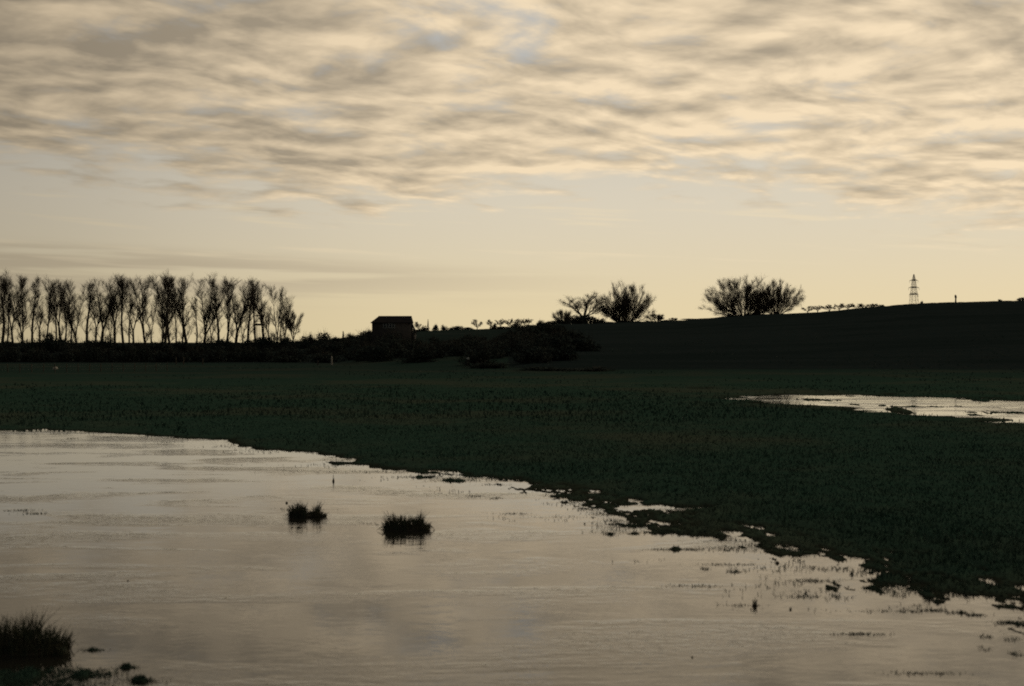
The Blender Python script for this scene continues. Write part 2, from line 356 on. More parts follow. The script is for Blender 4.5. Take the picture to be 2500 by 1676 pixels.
rad = np.concatenate(([0.6, 2, 4, 6, 8, 10, 12, 13.5], 1 / np.linspace(1 / 14.5, 1 / 125.0, 370), 125 * 1.014 ** np.arange(1, 150), 1050 * 1.12 ** np.arange(0, 20)))
ang = np.radians(np.concatenate((np.arange(-178, -24, 3.0), np.linspace(-23, 23, 600), np.arange(26, 180, 3.0))))
RA, AN = np.meshgrid(rad, ang, indexing='ij'); GX, GY = RA * np.sin(AN), RA * np.cos(AN); GZ = ground(GX, GY)
nr, nc = GX.shape
V = np.stack((GX, GY, GZ), -1).reshape(-1, 3)
i, j = np.meshgrid(np.arange(nr - 1), np.arange(nc), indexing='ij'); j2 = (j + 1) % nc
FQ = np.stack((i * nc + j, i * nc + j2, (i + 1) * nc + j2, (i + 1) * nc + j), -1).reshape(-1, 4)[:, ::-1]
gme = new_mesh('ground', V, FQ, M_ground, True)
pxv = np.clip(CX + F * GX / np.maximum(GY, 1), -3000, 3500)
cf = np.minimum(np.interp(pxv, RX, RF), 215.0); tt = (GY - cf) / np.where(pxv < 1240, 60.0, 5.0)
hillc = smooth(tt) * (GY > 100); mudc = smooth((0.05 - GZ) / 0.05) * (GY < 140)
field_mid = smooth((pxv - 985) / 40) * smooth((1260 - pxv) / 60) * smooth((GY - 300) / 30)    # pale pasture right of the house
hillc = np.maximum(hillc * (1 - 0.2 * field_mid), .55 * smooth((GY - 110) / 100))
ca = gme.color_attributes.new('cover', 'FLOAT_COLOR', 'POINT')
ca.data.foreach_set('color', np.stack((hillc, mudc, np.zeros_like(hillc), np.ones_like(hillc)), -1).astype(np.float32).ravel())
tag(link('ground', gme), 'dark green flooded meadow rising to a black hill', None, kind='structure')
def sheet(name, x0, x1, y0, y1):
    me = new_mesh(name, [(x0, y0, 0), (x1, y0, 0), (x1, y1, 0), (x0, y1, 0)], [(0, 1, 2, 3)], M_water)
    return link(name, me)
me = bpy.data.meshes.new('flood_water'); me.from_pydata([(-430, -300, 0), (40, -300, 0), (40, 62, 0), (14, 62, 0), (14, 180, 0), (-430, 180, 0)], [], [(0, 1, 2, 3, 4, 5)]); me.materials.append(M_water)
tag(link('flood_water', me), 'pale flood water reflecting the dusk sky', kind='structure')
tag(sheet('pool_water', 14.2, 150, 66, 160), 'narrow strip of standing water across the meadow on the right', kind='structure')

# ------------------------------------------------------------------ grass (uncountable)
def blades(P, hgt, wid, lean, name, label, m=None):
    n = len(P); a = rng.uniform(0, 2 * math.pi, n); c, s = np.cos(a), np.sin(a)
    la = rng.uniform(0, 2 * math.pi, n); l = lean * hgt * rng.uniform(0, 1, n)
    W = np.stack((c, s, np.zeros(n)), -1) * (wid / 2)[:, None]
    L = np.stack((np.cos(la) * l, np.sin(la) * l, np.zeros(n)), -1); up_ = np.stack((np.zeros(n), np.zeros(n), hgt), -1)
    B = P - np.array([0, 0, 0.03])
    Vv = np.stack((B - W, B + W, P + up_ * 0.6 + L * 0.4 + W * 0.7, P + up_ + L, P + up_ * 0.6 + L * 0.4 - W * 0.7), 1).reshape(-1, 3)
    k = np.arange(n)[:, None] * 5
    Fc = np.concatenate((k + np.array([[0, 1, 2]]), k + np.array([[0, 2, 4]]), k + np.array([[4, 2, 3]])), 1).reshape(-1, 3)
    o = link(name, new_mesh(name, Vv, Fc, m or M_grass)); tag(o, label, kind='stuff'); return o
NB = 210000
aa = rng.uniform(-0.44, 0.44, NB); dd = 1 / rng.uniform(1 / 130, 1 / 15.5, NB) ; X, Y = dd * np.sin(aa), dd * np.cos(aa); Z = ground(X, Y)
tuft = fbm(X * 0.35, Y * 0.35, 61, 4)
keep = (Z > -0.006) & ((Z > 0.03) | (rng.uniform(0, 1, NB) < 0.6))
X, Y, Z, tuft, dd = X[keep], Y[keep], Z[keep], tuft[keep], dd[keep]
hg = np.where(shore_sd(X, Y) < -1.0, .4, 1.0) * (0.035 + 0.09 * np.clip((Z - 0.01) / 0.08, 0, 1)) * rng.uniform(0.5, 1.1, len(X)) * .72 * (1 + 0.9 * np.clip(tuft, -.6, 1))
blades(np.stack((X, Y, Z), -1), hg, (0.006 + 0.0006 * dd) * rng.uniform(0.6, 1.3, len(X)), 1.6, 'meadow_grass', 'short wet meadow grass covering the field')
# blades standing out of the shallows: strips listed by photo position, plus a scatter along the margin
PATCH = [(1035, 1165, 45, 3, 200), (1110, 1174, 45, 3, 200), (1200, 1184, 30, 2, 60), (1160, 1212, 22, 2, 40), (1212, 1217, 12, 2, 40), (1248, 1255, 34, 2, 60), (1490, 1305, 14, 3, 70), (1548, 1304, 14, 2, 60),
         (1500, 1281, 16, 2, 60), (1570, 1286, 55, 3, 200), (1620, 1301, 40, 3, 160), (1620, 1343, 26, 2, 45), (1685, 1342, 24, 2, 70), (1780, 1379, 75, 2, 90), (1722, 1390, 10, 2, 40), (1793, 1397, 14, 3, 60),
         (1985, 1419, 45, 4, 150), (1965, 1458, 40, 4, 80), (2040, 1457, 8, 4, 30), (2148, 1442, 16, 3, 70), (2120, 1437, 16, 2, 50), (2235, 1442, 50, 9, 260), (2180, 1450, 26, 8, 90), (2210, 1493, 110, 3, 120), (2280, 1491, 26, 3, 80),
         (2330, 1497, 30, 3, 50), (2385, 1503, 18, 2, 60), (2470, 1521, 32, 4, 170), (2490, 1526, 14, 5, 90), (2410, 1556, 16, 4, 30), (2470, 1562, 20, 4, 40), (2100, 1549, 55, 2, 110), (2260, 1645, 75, 3, 100), (1700, 1432, 50, 3, 60), (2480, 1598, 16, 5, 40), (2400, 1585, 10, 8, 20),
         (1810, 1479, 40, 2, 40), (50, 1247, 34, 3, 70), (90, 1255, 30, 2, 50), (145, 1060, 40, 1.5, 40), (250, 1070, 20, 1.5, 40), (180, 1071, 16, 1.5, 40), (400, 1081, 34, 1.5, 60), (1370, 1212, 40, 5, 150), (1400, 1226, 26, 4, 90), (1440, 1244, 40, 6, 140), (1470, 1256, 30, 5, 110), (1500, 1272, 30, 5, 100),
         (160, 1640, 60, 8, 240), (230, 1648, 60, 10, 420), (312, 1631, 24, 3, 130), (345, 1663, 30, 6, 260), (228, 1588, 22, 2, 90), (40, 1655, 110, 16, 900), (100, 1672, 160, 10, 600), (730, 1245, 50, 3, 80), (940, 1280, 55, 3, 50)]
PP, HG, WD = [], [], []
for px, py, hw, hh_, n in PATCH:
    n = int(n * 1.9); d0 = dist(py); u = rng.normal(0, 0.62, n); v = rng.normal(0, 0.6, n)
    dY = d0 + d0 * d0 / (EYE * F) * hh_ * v; xx = (px - CX) / F * d0 + hw / F * d0 * u
    PP.append(np.stack((xx, dY, np.maximum(ground(xx, dY), 0.0)), -1)); HG.append(rng.uniform(0.006, 0.045, n) * rng.uniform(.4, 1, n)); WD.append(rng.uniform(0.006, 0.013, n) * (0.6 + d0 / 45))
NS = 260000
aa = rng.uniform(-0.44, 0.44, NS); dd = 1 / rng.uniform(1 / 72, 1 / 16, NS); xx, yy = dd * np.sin(aa), dd * np.cos(aa)
sds = shore_sd(xx, yy); nz = fbm(xx * 0.5, yy * 0.8, 71, 4)
k = (sds < 0.6) & (sds > -4.5) & (nz > 0.02 - sds * 0.10) & (rng.uniform(0, 1, NS) < np.exp(sds * 0.75) * 0.7)
xx, yy, dd = xx[k], yy[k], dd[k]
PP.append(np.stack((xx, yy, np.maximum(ground(xx, yy), 0)), -1)); HG.append(rng.uniform(0.015, 0.06, len(xx))); WD.append(rng.uniform(0.008, 0.016, len(xx)) * (0.6 + dd / 45))
blades(np.concatenate(PP), np.concatenate(HG), np.concatenate(WD), 3.2, 'drowned_grass', 'thin drowned grass poking out of the shallow flood water')
# rank tussocks over the rest of the field, coarser with distance
NT = 16000
aa = rng.uniform(-0.42, 0.42, NT); dd = 1 / rng.uniform(1 / 330, 1 / 60, NT); xx, yy = dd * np.sin(aa), dd * np.cos(aa); zz = ground(xx, yy)
k = (zz > 0.03) & (fbm(xx * 0.08, yy * 0.05, 81, 4) > 0.0); xx, yy, zz, dd = xx[k], yy[k], zz[k], dd[k]
blades(np.stack((xx, yy, zz), -1), rng.uniform(0.08, 0.22, len(xx)), 0.03 + dd * 0.0008, 0.7, 'tussock_grass', 'darker rank tussocks scattered over the meadow')

# ------------------------------------------------------------------ bare trees
def rot_from(d, ang_, az_):
    """direction at angle ang_ from unit vector d, around azimuth az_"""
    d = d / np.linalg.norm(d); r = np.array([0, 0, 1.0]) if abs(d[2]) < 0.9 else np.array([1.0, 0, 0])
    a = np.cross(d, r); a /= np.linalg.norm(a); b_ = np.cross(d, a)
    return d * math.cos(ang_) + (a * math.cos(az_) + b_ * math.sin(az_)) * math.sin(ang_)
def grow(out, R, p, d, L, r, lvl, spec):
    """a limb of length L; out[lvl] collects segments; spec[lvl] = (steps, wander, upward pull, children per limb, from, angle lo, hi, length ratio, taper)"""
    steps, wander, pull, kids, fr, alo, ahi, ratio, taper = spec[lvl]
    p = np.array(p, float); d = np.array(d, float); pts = [(p.copy(), d.copy(), r)]
    for s in range(steps):
        d = d + R.normal(0, wander, 3) + np.array([0, 0, pull]); d /= np.linalg.norm(d)
        q = p + d * L / steps; r2 = r * (1 - (1 - taper) * (s + 1) / steps) / (1 - (1 - taper) * s / steps) if False else max(0.006, pts[0][2] * (1 - (1 - taper) * (s + 1) / steps))
        out[lvl].append((*p, *q, pts[-1][2], r2)); p = q; pts.append((p.copy(), d.copy(), r2))
    if lvl + 1 < len(spec):
        for c_ in range(kids if isinstance(kids, int) else R.integers(*kids)):
            t = fr + (1 - fr) * R.uniform(0, 1) ** 0.85; f = t * steps; k_ = min(int(f), steps - 1); u = f - k_
            pp = pts[k_][0] * (1 - u) + pts[k_ + 1][0] * u; rr_ = pts[k_][2] * (1 - u) + pts[k_ + 1][2] * u
            nd = rot_from(pts[k_][1], R.uniform(alo, ahi), R.uniform(0, 2 * math.pi))
            grow(out, R, pp, nd, L * ratio * R.uniform(0.6, 1.25) * (1.15 - 0.55 * t), rr_ * R.uniform(0.45, 0.7), lvl + 1, spec)
def brush(B, R, k, L, spread, up, r):
    """k fine twigs on every segment of B, all at once"""
    B = np.repeat(np.asarray(B), k, 0); n = len(B); d = B[:, 3:6] - B[:, 0:3]; d /= np.maximum(np.linalg.norm(d, axis=1, keepdims=True), 1e-9)
    p = B[:, 0:3] + (B[:, 3:6] - B[:, 0:3]) * R.uniform(.1, 1, (n, 1)); v = d + R.normal(0, spread, (n, 3)); v[:, 2] += up; v /= np.linalg.norm(v, axis=1, keepdims=True)
    l = L * R.uniform(.45, 1.25, (n, 1)); q = p + v * l * .55; v2 = v + R.normal(0, spread * .4, (n, 3)); v2[:, 2] += up; v2 /= np.linalg.norm(v2, axis=1, keepdims=True); e = q + v2 * l * .45
    o = np.ones((n, 1)); return np.concatenate((np.concatenate((p, q, o * r, o * r * .8), 1), np.concatenate((q, e, o * r * .8, o * r * .4), 1)), 0)
def finish(out, ntrunk, name, r_min, br=None):
    A = np.array([s for l in out[:ntrunk] for s in l]); B = np.array([s for l in out[ntrunk:] for s in l])
    B[:, 6] = np.maximum(B[:, 6], r_min); B[:, 7] = np.maximum(B[:, 7], r_min * 0.8)
    if br: B = np.concatenate((B, brush(np.array([s for l in out[-2:] for s in l]), np.random.default_rng(5), *br)), 0)
    return new_mesh(name + '_trunk', *tubes(A, 5), M_bark), new_mesh(name + '_crown', *tubes(B, 3), M_twig)
def poplar(seed, leaders, spread, fork):
    R = np.random.default_rng(seed); H = 19.5; out = [[] for _ in range(4)]
    spec = [(6, .02, .0, 0, .5, 0, 0, 0, .8),
            (9, .03, .02, (17, 22), .12, .28, .60, .34, .10),
            (5, .06, .12, (9, 12), .12, .35, .75, .42, .25),
            (3, .06, .12, 0, 0, 0, 0, 0, .5)]
    hf = fork * H; p = np.zeros(3); d = np.array([R.normal(0, .03), R.normal(0, .03), 1.0]); r0 = R.uniform(.24, .34)
    pts = [p - np.array([0, 0, 0.5])]
    for s in range(5):
        d += R.normal(0, .03, 3); d[2] = 1; q = pts[-1] + d / np.linalg.norm(d) * (hf + .5) / 5
        out[0].append((*pts[-1], *q, r0 * (1.15 - .06 * s), r0 * (1.15 - .06 * (s + 1)))); pts.append(q)
    top = pts[-1]; az0 = R.uniform(0, 2 * math.pi)
    for k_ in range(leaders):
        a = az0 + 2 * math.pi * k_ / leaders + R.normal(0, .3)
        nd = rot_from(d / np.linalg.norm(d), spread * R.uniform(.6, 1.3), a)
        grow(out, R, top, nd, (H - hf) * R.uniform(.90, .99), r0 * (.62 if leaders > 1 else .86), 1, spec)
    # a few low twiggy shoots on the trunk
    for k_ in range(4):
        q = pts[R.integers(2, 6)]; grow(out, R, q, rot_from(np.array([0, 0, 1.0]), R.uniform(.4, .8), R.uniform(0, 6.28)), R.uniform(2, 4.5), .06, 2, spec)
    return finish(out, 2, 'poplar', 0.012, (2, 1.1, .36, .2, .0088))
def coppice(seed, stems, spread, H, W, dense, up=0.05):
    """many-stemmed bush tree: stems fan out from the ground, brush of upright shoots"""
    R = np.random.default_rng(seed); out = [[] for _ in range(3)]
    spec = [(7, .05, up, dense, .18, .22, .62, .34, .2), (4, .07, up * 1.5, (7, 10), .10, .3, .8, .42, .3), (3, .07, up * 1.3, 0, 0, 0, 0, 0, .5)]
    for k_ in range(stems):
        a = k_ * 2.39996 + R.normal(0, .15); sp = spread * math.sqrt((k_ + .5) / stems)
        p = np.array([math.cos(a), math.sin(a), 0]) * sp * .35 - np.array([0, 0, .4])
        grow(out, R, p, rot_from(np.array([0, 0, 1.0]), sp, a + 1.5708 + math.pi) if False else np.array([math.cos(a) * math.sin(sp), math.sin(a) * math.sin(sp), math.cos(sp)]),
             H * R.uniform(.70, .92) * (1 + .10 * sp * sp), R.uniform(.055, .11), 0, spec)
    return finish(out, 1, 'coppice', 0.008, (2, .72, .46, .14, .0068))
def open_tree(seed, H, spread=.6, r0=.22):
    """single-trunked bare tree with a rounded open crown"""
    R = np.random.default_rng(seed); out = [[] for _ in range(4)]
    spec = [(5, .03, .0, 0, .5, 0, 0, 0, .8), (7, .07, .03, (9, 12), .25, .35, .8, .45, .3), (5, .08, .05, (8, 11), .15, .35, .85, .45, .3), (3, .08, .04, 0, 0, 0, 0, 0, .5)]
    hf = H * .22; out[0].append((0, 0, -.4, 0, 0, hf, r0 * 1.2, r0))
    for k_ in range(6):
        a = k_ * 1.05 + R.normal(0, .3); sp = spread * R.uniform(.35, 1.25)
        grow(out, R, (0, 0, hf * R.uniform(.75, 1)), np.array([math.cos(a) * math.sin(sp), math.sin(a) * math.sin(sp), math.cos(sp)]), (H - hf) * R.uniform(.7, .95), r0 * .6, 1, spec)
    return finish(out, 2, 'tree', 0.014, (2, .6, .5, .1, .009))
def place_tree(meshes, name, X, Y, H_src, H, label, cat, group=None, wide=1.0, rz=None, sink=0.0):
    e = bpy.data.objects.new(name, None); COL.objects.link(e); e.empty_display_size = 0.5
    s = H / H_src; e.location = (X, Y, gz(X, Y) - sink); e.scale = (s * wide, s * wide, s); e.rotation_euler = (0, 0, random.uniform(0, 6.28) if rz is None else rz)
    tag(e, label, cat, group)
    link('trunk', meshes[0], e); link('crown', meshes[1], e)
    return e
POP = [poplar(100, 2, .17, .24), poplar(101, 3, .16, .30), poplar(102, 2, .12, .36), poplar(103, 1, .05, .42), poplar(104, 3, .20, .22), poplar(105, 2, .20, .30), poplar(106, 4, .17, .18)]
# trunk x in the photo, top row, mesh, width factor
ROW = [(-52, 694, 0, 1), (-18, 692, 4, 1), (5, 695, 3, 1.1), (32, 690, 5, .9), (59, 690, 6, .85), (79, 688, 3, .85), (112, 697, 0, .9), (150, 690, 2, .7), (158, 703, 5, .8), (188, 697, 4, .8), (213, 700, 3, 1), (246, 688, 1, .95),
       (282, 690, 2, .75), (301, 694, 3, .9), (325, 690, 5, .8), (355, 692, 0, .95), (392, 688, 6, .8), (403, 687, 3, .95), (414, 688, 0, .9), (430, 700, 3, .6), (458, 685, 2, .85), (500, 684, 4, 1), (533, 697, 3, .95), (552, 696, 5, 1), (574, 697, 1, .95),
       (605, 712, 3, 1), (624, 694, 3, .8), (645, 703, 2, .85), (676, 711, 0, .8), (697, 727, 4, .75)]
LOOK = {0: 'forked into two straight leaders', 1: 'with three close leaders', 2: 'with a narrow twin crown', 3: 'with a single straight trunk', 4: 'forking low into three spread limbs', 5: 'forked in a wide V', 6: 'broad-crowned with four limbs'}
for n, (x, yt, v, wd) in enumerate(ROW):
    Yp = 480 + random.uniform(-9, 9); p = at(x, yt, Yp); Hh = p[2] - gz(p[0], Yp)
    if n < 2: lab = 'bare poplar beyond the left end of the row, %s' % ('outermost' if n == 0 else 'next to the outermost')
    else: lab = 'bare poplar %s, %s from the left in the row' % (LOOK[v], ORD[n - 2])
    place_tree(POP[v], 'poplar_tree', p[0], Yp, 19.5, Hh, lab, 'tree', 'bare poplars in a row behind the meadow', wd * 1.58)
for n, (x, yt, v) in enumerate(((18, 722, 3), (96, 730, 2), (136, 724, 3), (172, 730, 5), (232, 726, 2), (268, 732, 0), (316, 722, 3), (372, 728, 5), (444, 740, 2), (480, 732, 3), (516, 742, 0), (590, 748, 5), (660, 752, 2), (686, 760, 3))):
    Yp = 530 + random.uniform(-8, 8); p = at(x, yt, Yp); place_tree(POP[v], 'poplar_tree', p[0], Yp, 19.5, p[2] - gz(p[0], Yp), 'lower thin bare poplar behind the main row, %s from the left' % ORD[n], 'tree', 'thin poplars behind the main row', 1.2)
CO = [coppice(200, 46, 1.40, 7.6, 11, (10, 14), .035), coppice(201, 34, 1.32, 7.0, 8, (9, 13), .04), coppice(202, 50, 1.40, 6.5, 8, (9, 12), .045), coppice(203, 12, 1.0, 3.0, 3, (6, 9), .05)]
OT = [open_tree(300, 7.0, .75), open_tree(301, 6.0, .85, .2), open_tree(302, 6.0, .65, .2), open_tree(303, 6.0, .95, .2)]
def tree_at(meshes, name, x, yt, Yd, wpx, label, cat, group=None, rz=None, minh=1.0):
    """top row and crown width in photo px; the crown mesh is measured so that it really gets that size"""
    p = at(x, yt, Yd); Hh = max(minh, p[2] - gz(p[0], Yd)); co = np.empty(len(meshes[1].vertices) * 3, np.float32); meshes[1].vertices.foreach_get('co', co); co = co.reshape(-1, 3)
    hs = float(np.percentile(co[:, 2], 99.7)); ws = float(np.percentile(co[:, 0], 99.0) - np.percentile(co[:, 0], 1.0))
    return place_tree(meshes, name, p[0], Yd, hs, Hh, label, cat, group, (wpx / F * Yd / ws) / (Hh / hs), 0.0 if rz is None else rz)
tree_at(OT[0], 'bare_tree', 1424, 716, 655, 100, 'thin open-crowned bare tree at the left of the ridge clump', 'tree', None, .4)
tree_at(CO[2], 'willow_tree', 1526, 693, 688, 128, 'dense bushy bare willow standing between two thinner trees on the ridge', 'tree', None, 0)
tree_at(CO[0], 'coppiced_tree', 1815, 678, 697, 172, 'widest many-stemmed bare tree fanning out on the bare hillside crest', 'tree', None, 0)
tree_at(CO[1], 'coppiced_tree', 1896, 686, 698, 124, 'thinner many-stemmed bare tree right of the widest one on the crest', 'tree', None, 0)
tree_at(CO[3], 'bare_bush', 1603, 766, 696, 40, 'low bare bush just right of the dense ridge willow', 'bush')
tree_at(CO[3], 'bare_bush', 1376, 756, 618, 44, 'small bare bush left of the thin open-crowned tree', 'bush')
tree_at(OT[2], 'bare_tree', 716, 752, 478, 44, 'short bushy bare tree at the right end of the poplar row', 'tree')
tree_at(CO[3], 'bare_bush', 1645, 776, 698, 20, 'tiny bare bush alone between the two ridge clumps', 'bush')
FAR = [(1165, 780, 500, 1.0), (1198, 781, 535, .9), (1222, 779, 535, .95), (1243, 780, 540, .9), (1262, 778, 545, 1.0), (1281, 783, 555, .9), (1022, 788, 452, 1.0), (1290, 794, 560, .8)]
FLAB = ['small round bare tree alone on the skyline between house and ridge', 'leftmost small bare tree of the far skyline row left of the ridge', 'second small bare tree in the far skyline row left of the ridge', 'third small bare tree in the far skyline row left of the ridge',
        'tallest small bare tree in the far skyline row left of the ridge', 'last small bare tree at the right of the far skyline row', 'small brown bare tree just right of the house', 'stunted bare tree in the dip before the ridge']
for (x, yt, Yd, wd), lb in zip(FAR, FLAB): tree_at(OT[1 + random.randrange(3)], 'bare_tree', x, yt, Yd, 26 * wd, lb, 'tree', 'small trees along the far skyline', minh=3.0, rz=x)
R2 = [(1972, 748, 720), (1996, 746, 720), (2025, 743, 900), (2049, 741, 900), (2070, 742, 900), (2092, 741, 900), (2108, 743, 900), (2128, 746, 900), (2140, 748, 900)]
for n, (x, yt, Yd) in enumerate(R2):
    lb = ['small bare tree touching the right edge of the crest clump', 'small bare tree just right of the crest clump, before a gap'][n] if n < 2 else 'bare tree behind the crest, %s of seven in the short far row' % ORD[n - 2]
    tree_at(OT[1 + n % 3], 'bare_tree', x, yt, Yd, 30, lb, 'tree', 'trees showing over the crest', minh=3.5, rz=x)

p = at(2333, 720, 697); e = bpy.data.objects.new('dead_tree', None); COL.objects.link(e); hs = p[2] - gz(p[0], 697); e.location = (p[0], 697, p[2] - hs); tag(e, 'dark dead tree stump standing alone on the hill crest right of the pylon', 'tree stump')
link('trunk', new_mesh('trunk', *tubes([(0, 0, -.4, .05, 0, hs * .55, .42, .34), (.05, 0, hs * .55, -.05, 0, hs * .85, .5, .55), (-.05, 0, hs * .85, -.15, .1, hs, .5, .15)], 7), M_bark), e)
link('broken_limb', new_mesh('broken_limb', *tubes([(0, 0, hs * .6, .55, .1, hs * .8, .16, .08), (0, 0, hs * .7, -.5, 0, hs * .95, .14, .05)], 5), M_bark), e)

# ------------------------------------------------------------------ hedge bushes and scrub
def bush(seed, lobes, leaf, n, twigs=160):
    """unit bush, about 1 high and 1.5 wide: twigs, with small leaf faces clustered in uneven lobes"""
    R = np.random.default_rng(seed); C = []
    for k_ in range(lobes): C.append((R.uniform(-.5, .5), R.uniform(-.3, .3), R.uniform(.22, .72), R.uniform(.16, .30)))
    C += [(-.4, 0, .2, .28), (.4, 0, .2, .28), (0, 0, .25, .34), (-.15, .1, .45, .3), (.2, -.1, .45, .3)]
    C = np.array(C); k_ = R.integers(0, len(C), n); dirn = R.normal(0, 1, (n, 3)); dirn /= np.linalg.norm(dirn, axis=1, keepdims=True)
    P = C[k_, :3] + dirn * (C[k_, 3] * R.uniform(.25, 1.08, n) ** .6)[:, None]; P[:, 2] = np.abs(P[:, 2])
    a = R.normal(0, 1, (n, 3)); a /= np.linalg.norm(a, axis=1, keepdims=True); b_ = np.cross(a, R.normal(0, 1, (n, 3))); b_ /= np.linalg.norm(b_, axis=1, keepdims=True)
    s = leaf * R.uniform(.5, 1.4, n)[:, None]
    Vl = np.stack((P - a * s, P + b_ * s * .6, P + a * s, P - b_ * s * .6), 1).reshape(-1, 3); Fl = np.arange(4 * n).reshape(-1, 4)
    segs = []
    for t in range(twigs):
        c_ = C[R.integers(0, len(C))]; q = c_[:3] + R.normal(0, 1, 3) * c_[3] * .45; q[2] = abs(q[2]); e_ = q + (q - np.array([c_[0] * .5, 0, 0])) * .35 + R.normal(0, .04, 3) + np.array([0, 0, .06])
        segs.append((c_[0] * .5, c_[1] * .5, -.08, *q, .012, .006)); segs.append((*q, *e_, .006, .003))
    stem = new_mesh('bush_stems', *tubes(segs, 3), M_scrub); fol = new_mesh('bush_foliage', Vl, Fl, M_hedge)
    return stem, fol
BU = [bush(400 + k_, 5, .05, 1500) for k_ in range(5)]
LOW = [bush(420 + k_, 3, .045, 700, 260) for k_ in range(3)]
SPIRE = None
def place_bush(v, X, Y, H, Wd, label, group=None, name='hedge_bush', cat='bush'):
    e = bpy.data.objects.new(name, None); COL.objects.link(e); e.location = (X, Y, gz(X, Y) - 0.05); e.scale = (Wd / 1.5, Wd / 1.5, H); e.rotation_euler = (0, 0, random.choice((0, math.pi)) + random.uniform(-.3, .3))
    tag(e, label, cat, group); link('stem', v[0], e); link('foliage', v[1], e); return e
def bush_at(v, x, yt, wpx, Yd, label, group=None, name='hedge_bush', minh=.6):
    p = at(x, yt, Yd); return place_bush(v, p[0], Yd, max(minh, (p[2] - gz(p[0], Yd)) / .92), wpx / F * Yd, label, group, name)
HT = [(-90, 832, 90), (-30, 834, 90), (20, 835, 80), (62, 829, 70), (100, 818, 70), (134, 811, 66), (170, 826, 70), (212, 831, 70), (262, 830, 80), (310, 834, 80), (352, 834, 70), (400, 834, 80), (445, 832, 70), (490, 831, 60), (530, 823, 80), (570, 829, 60),
      (604, 828, 60), (640, 824, 50), (662, 820, 44), (688, 817, 40), (712, 822, 50), (742, 818, 46)]
for n, (x, yt, wd) in enumerate(HT):
    lb = 'dark hedge bush beneath the poplars, outside the left edge, %s one' % ORD[n] if n < 2 else 'dark hedge bush beneath the poplar row, %s from the left' % ORD[n - 2]
    bush_at(BU[n % 5], x, yt + random.uniform(-5, 3), wd * 1.1, 468 + random.uniform(-5, 5), lb, 'hedge bushes under the poplars')
for n in range(20):
    x = -60 + n * 41 + random.uniform(-8, 8)
    bush_at(LOW[n % 3], x, 846 + random.uniform(-6, 8), 80, 272 + random.uniform(-4, 4), 'low dark scrub in front of the poplar hedge, %s bush from the left' % ORD[n], 'low scrub before the hedge', 'scrub_bush')
SK = [(768, 817, 40, 410, 'rounded skyline bush right of the poplar row'), (797, 811, 46, 410, 'tallest rounded skyline bush between poplars and house'), (822, 822, 34, 410, 'low skyline bush left of the pointed tree'), (862, 815, 50, 440, 'skyline bush halfway up to the house'),
      (888, 808, 46, 418, 'skyline bush touching the left side of the house'), (905, 806, 34, 405, 'dark shrub against the left wall of the house'), (1016, 803, 30, 424, 'shrub against the lean-to of the house'), (1034, 799, 30, 445, 'first low skyline bush right of the house'), (1063, 792, 18, 450, 'small round skyline bush right of the thin spire'),
      (1085, 794, 22, 450, 'second small round skyline bush right of the thin spire'), (1112, 796, 40, 450, 'flat skyline bush right of two round ones'), (1140, 799, 34, 450, 'low skyline bush before the lone round tree'), (1205, 790, 22, 500, 'dark bush under the left of the far tree row'), (1256, 789, 24, 500, 'dark bush under the right of the far tree row'),
      (1230, 797, 60, 480, 'low hedge bush along the foot of the far tree row'), (1300, 795, 50, 440, 'low bush in the dip left of the ridge'), (1317, 782, 18, 430, 'small dark round bush before the ridge'), (1346, 783, 34, 300, 'left shoulder bush of the dark ridge thicket'), (1372, 775, 50, 290, 'second bush from the left in the dark ridge thicket'),
      (1402, 769, 56, 285, 'tallest dark bush in the ridge thicket'), (1436, 769, 56, 280, 'dark bush at the foot of the thin open-crowned tree'), (1462, 778, 44, 275, 'right shoulder bush of the dark ridge thicket'), (1490, 787, 40, 268, 'low bush under the left side of the dense willow'), (1545, 787, 50, 266, 'low bush under the right side of the dense willow'),
      (1585, 783, 26, 266, 'dark low bush right beside the dense willow'), (1625, 781, 40, 266, 'flat bush on the ridge right of the dense willow'), (1690, 778, 60, 264, 'low bush on the ridge left of the widest tree'), (1780, 768, 40, 264, 'low brush at the foot of the widest tree, left side'), (1850, 765, 40, 264, 'low brush at the foot of the widest tree, right side'),
      (2153, 745, 14, 268, 'small dark bush on the crest left of the pylon'), (2250, 735, 9, 268, 'tiny upright bush on the crest just right of the pylon'), (2442, 731, 12, 268, 'tiny bush on the crest near the right edge'), (2494, 726, 22, 268, 'dark bush on the crest at the right edge'),
      (942, 838, 105, 285, 'big round dark bush below the house'), (1185, 884, 110, 206, 'low brown bush at the foot of the slope in the middle'), (1330, 899, 150, 190, 'long low bush at the foot of the dark hill'), (1430, 902, 160, 188, 'low bush at the field edge right of the middle'), (800, 862, 90, 262, 'dark bush behind the pale gate post'), (700, 866, 90, 268, 'dark bush at the right end of the low scrub')]
for n, (x, yt, wd, Yd, lb) in enumerate(SK):
    if 1000 < x and yt < 810: Yd = float(np.interp(x, RX, RR)) - 4
    bush_at((BU if n % 3 else LOW)[n % 3], x, yt, wd * 1.15, Yd, lb, None, 'wild_bush')
for n in range(64):
    x = 740 + 620 * ((n * .618) % 1); f_, r_ = np.interp(x, RX, RF), np.interp(x, RX, RR); t = random.uniform(.03, .62); Yd = f_ + (r_ - f_) * t; X_ = (x - CX) / F * Yd
    if 985 < x < 1250 and Yd > 325: continue
    place_bush(LOW[n % 3] if n % 2 else BU[n % 5], X_, Yd, random.uniform(2.0, 4.0), random.uniform(5, 8), 'dark scrub bush merging into the shadowed slope below house and ridge', 'scrub on the shadowed slope', 'scrub_bush')
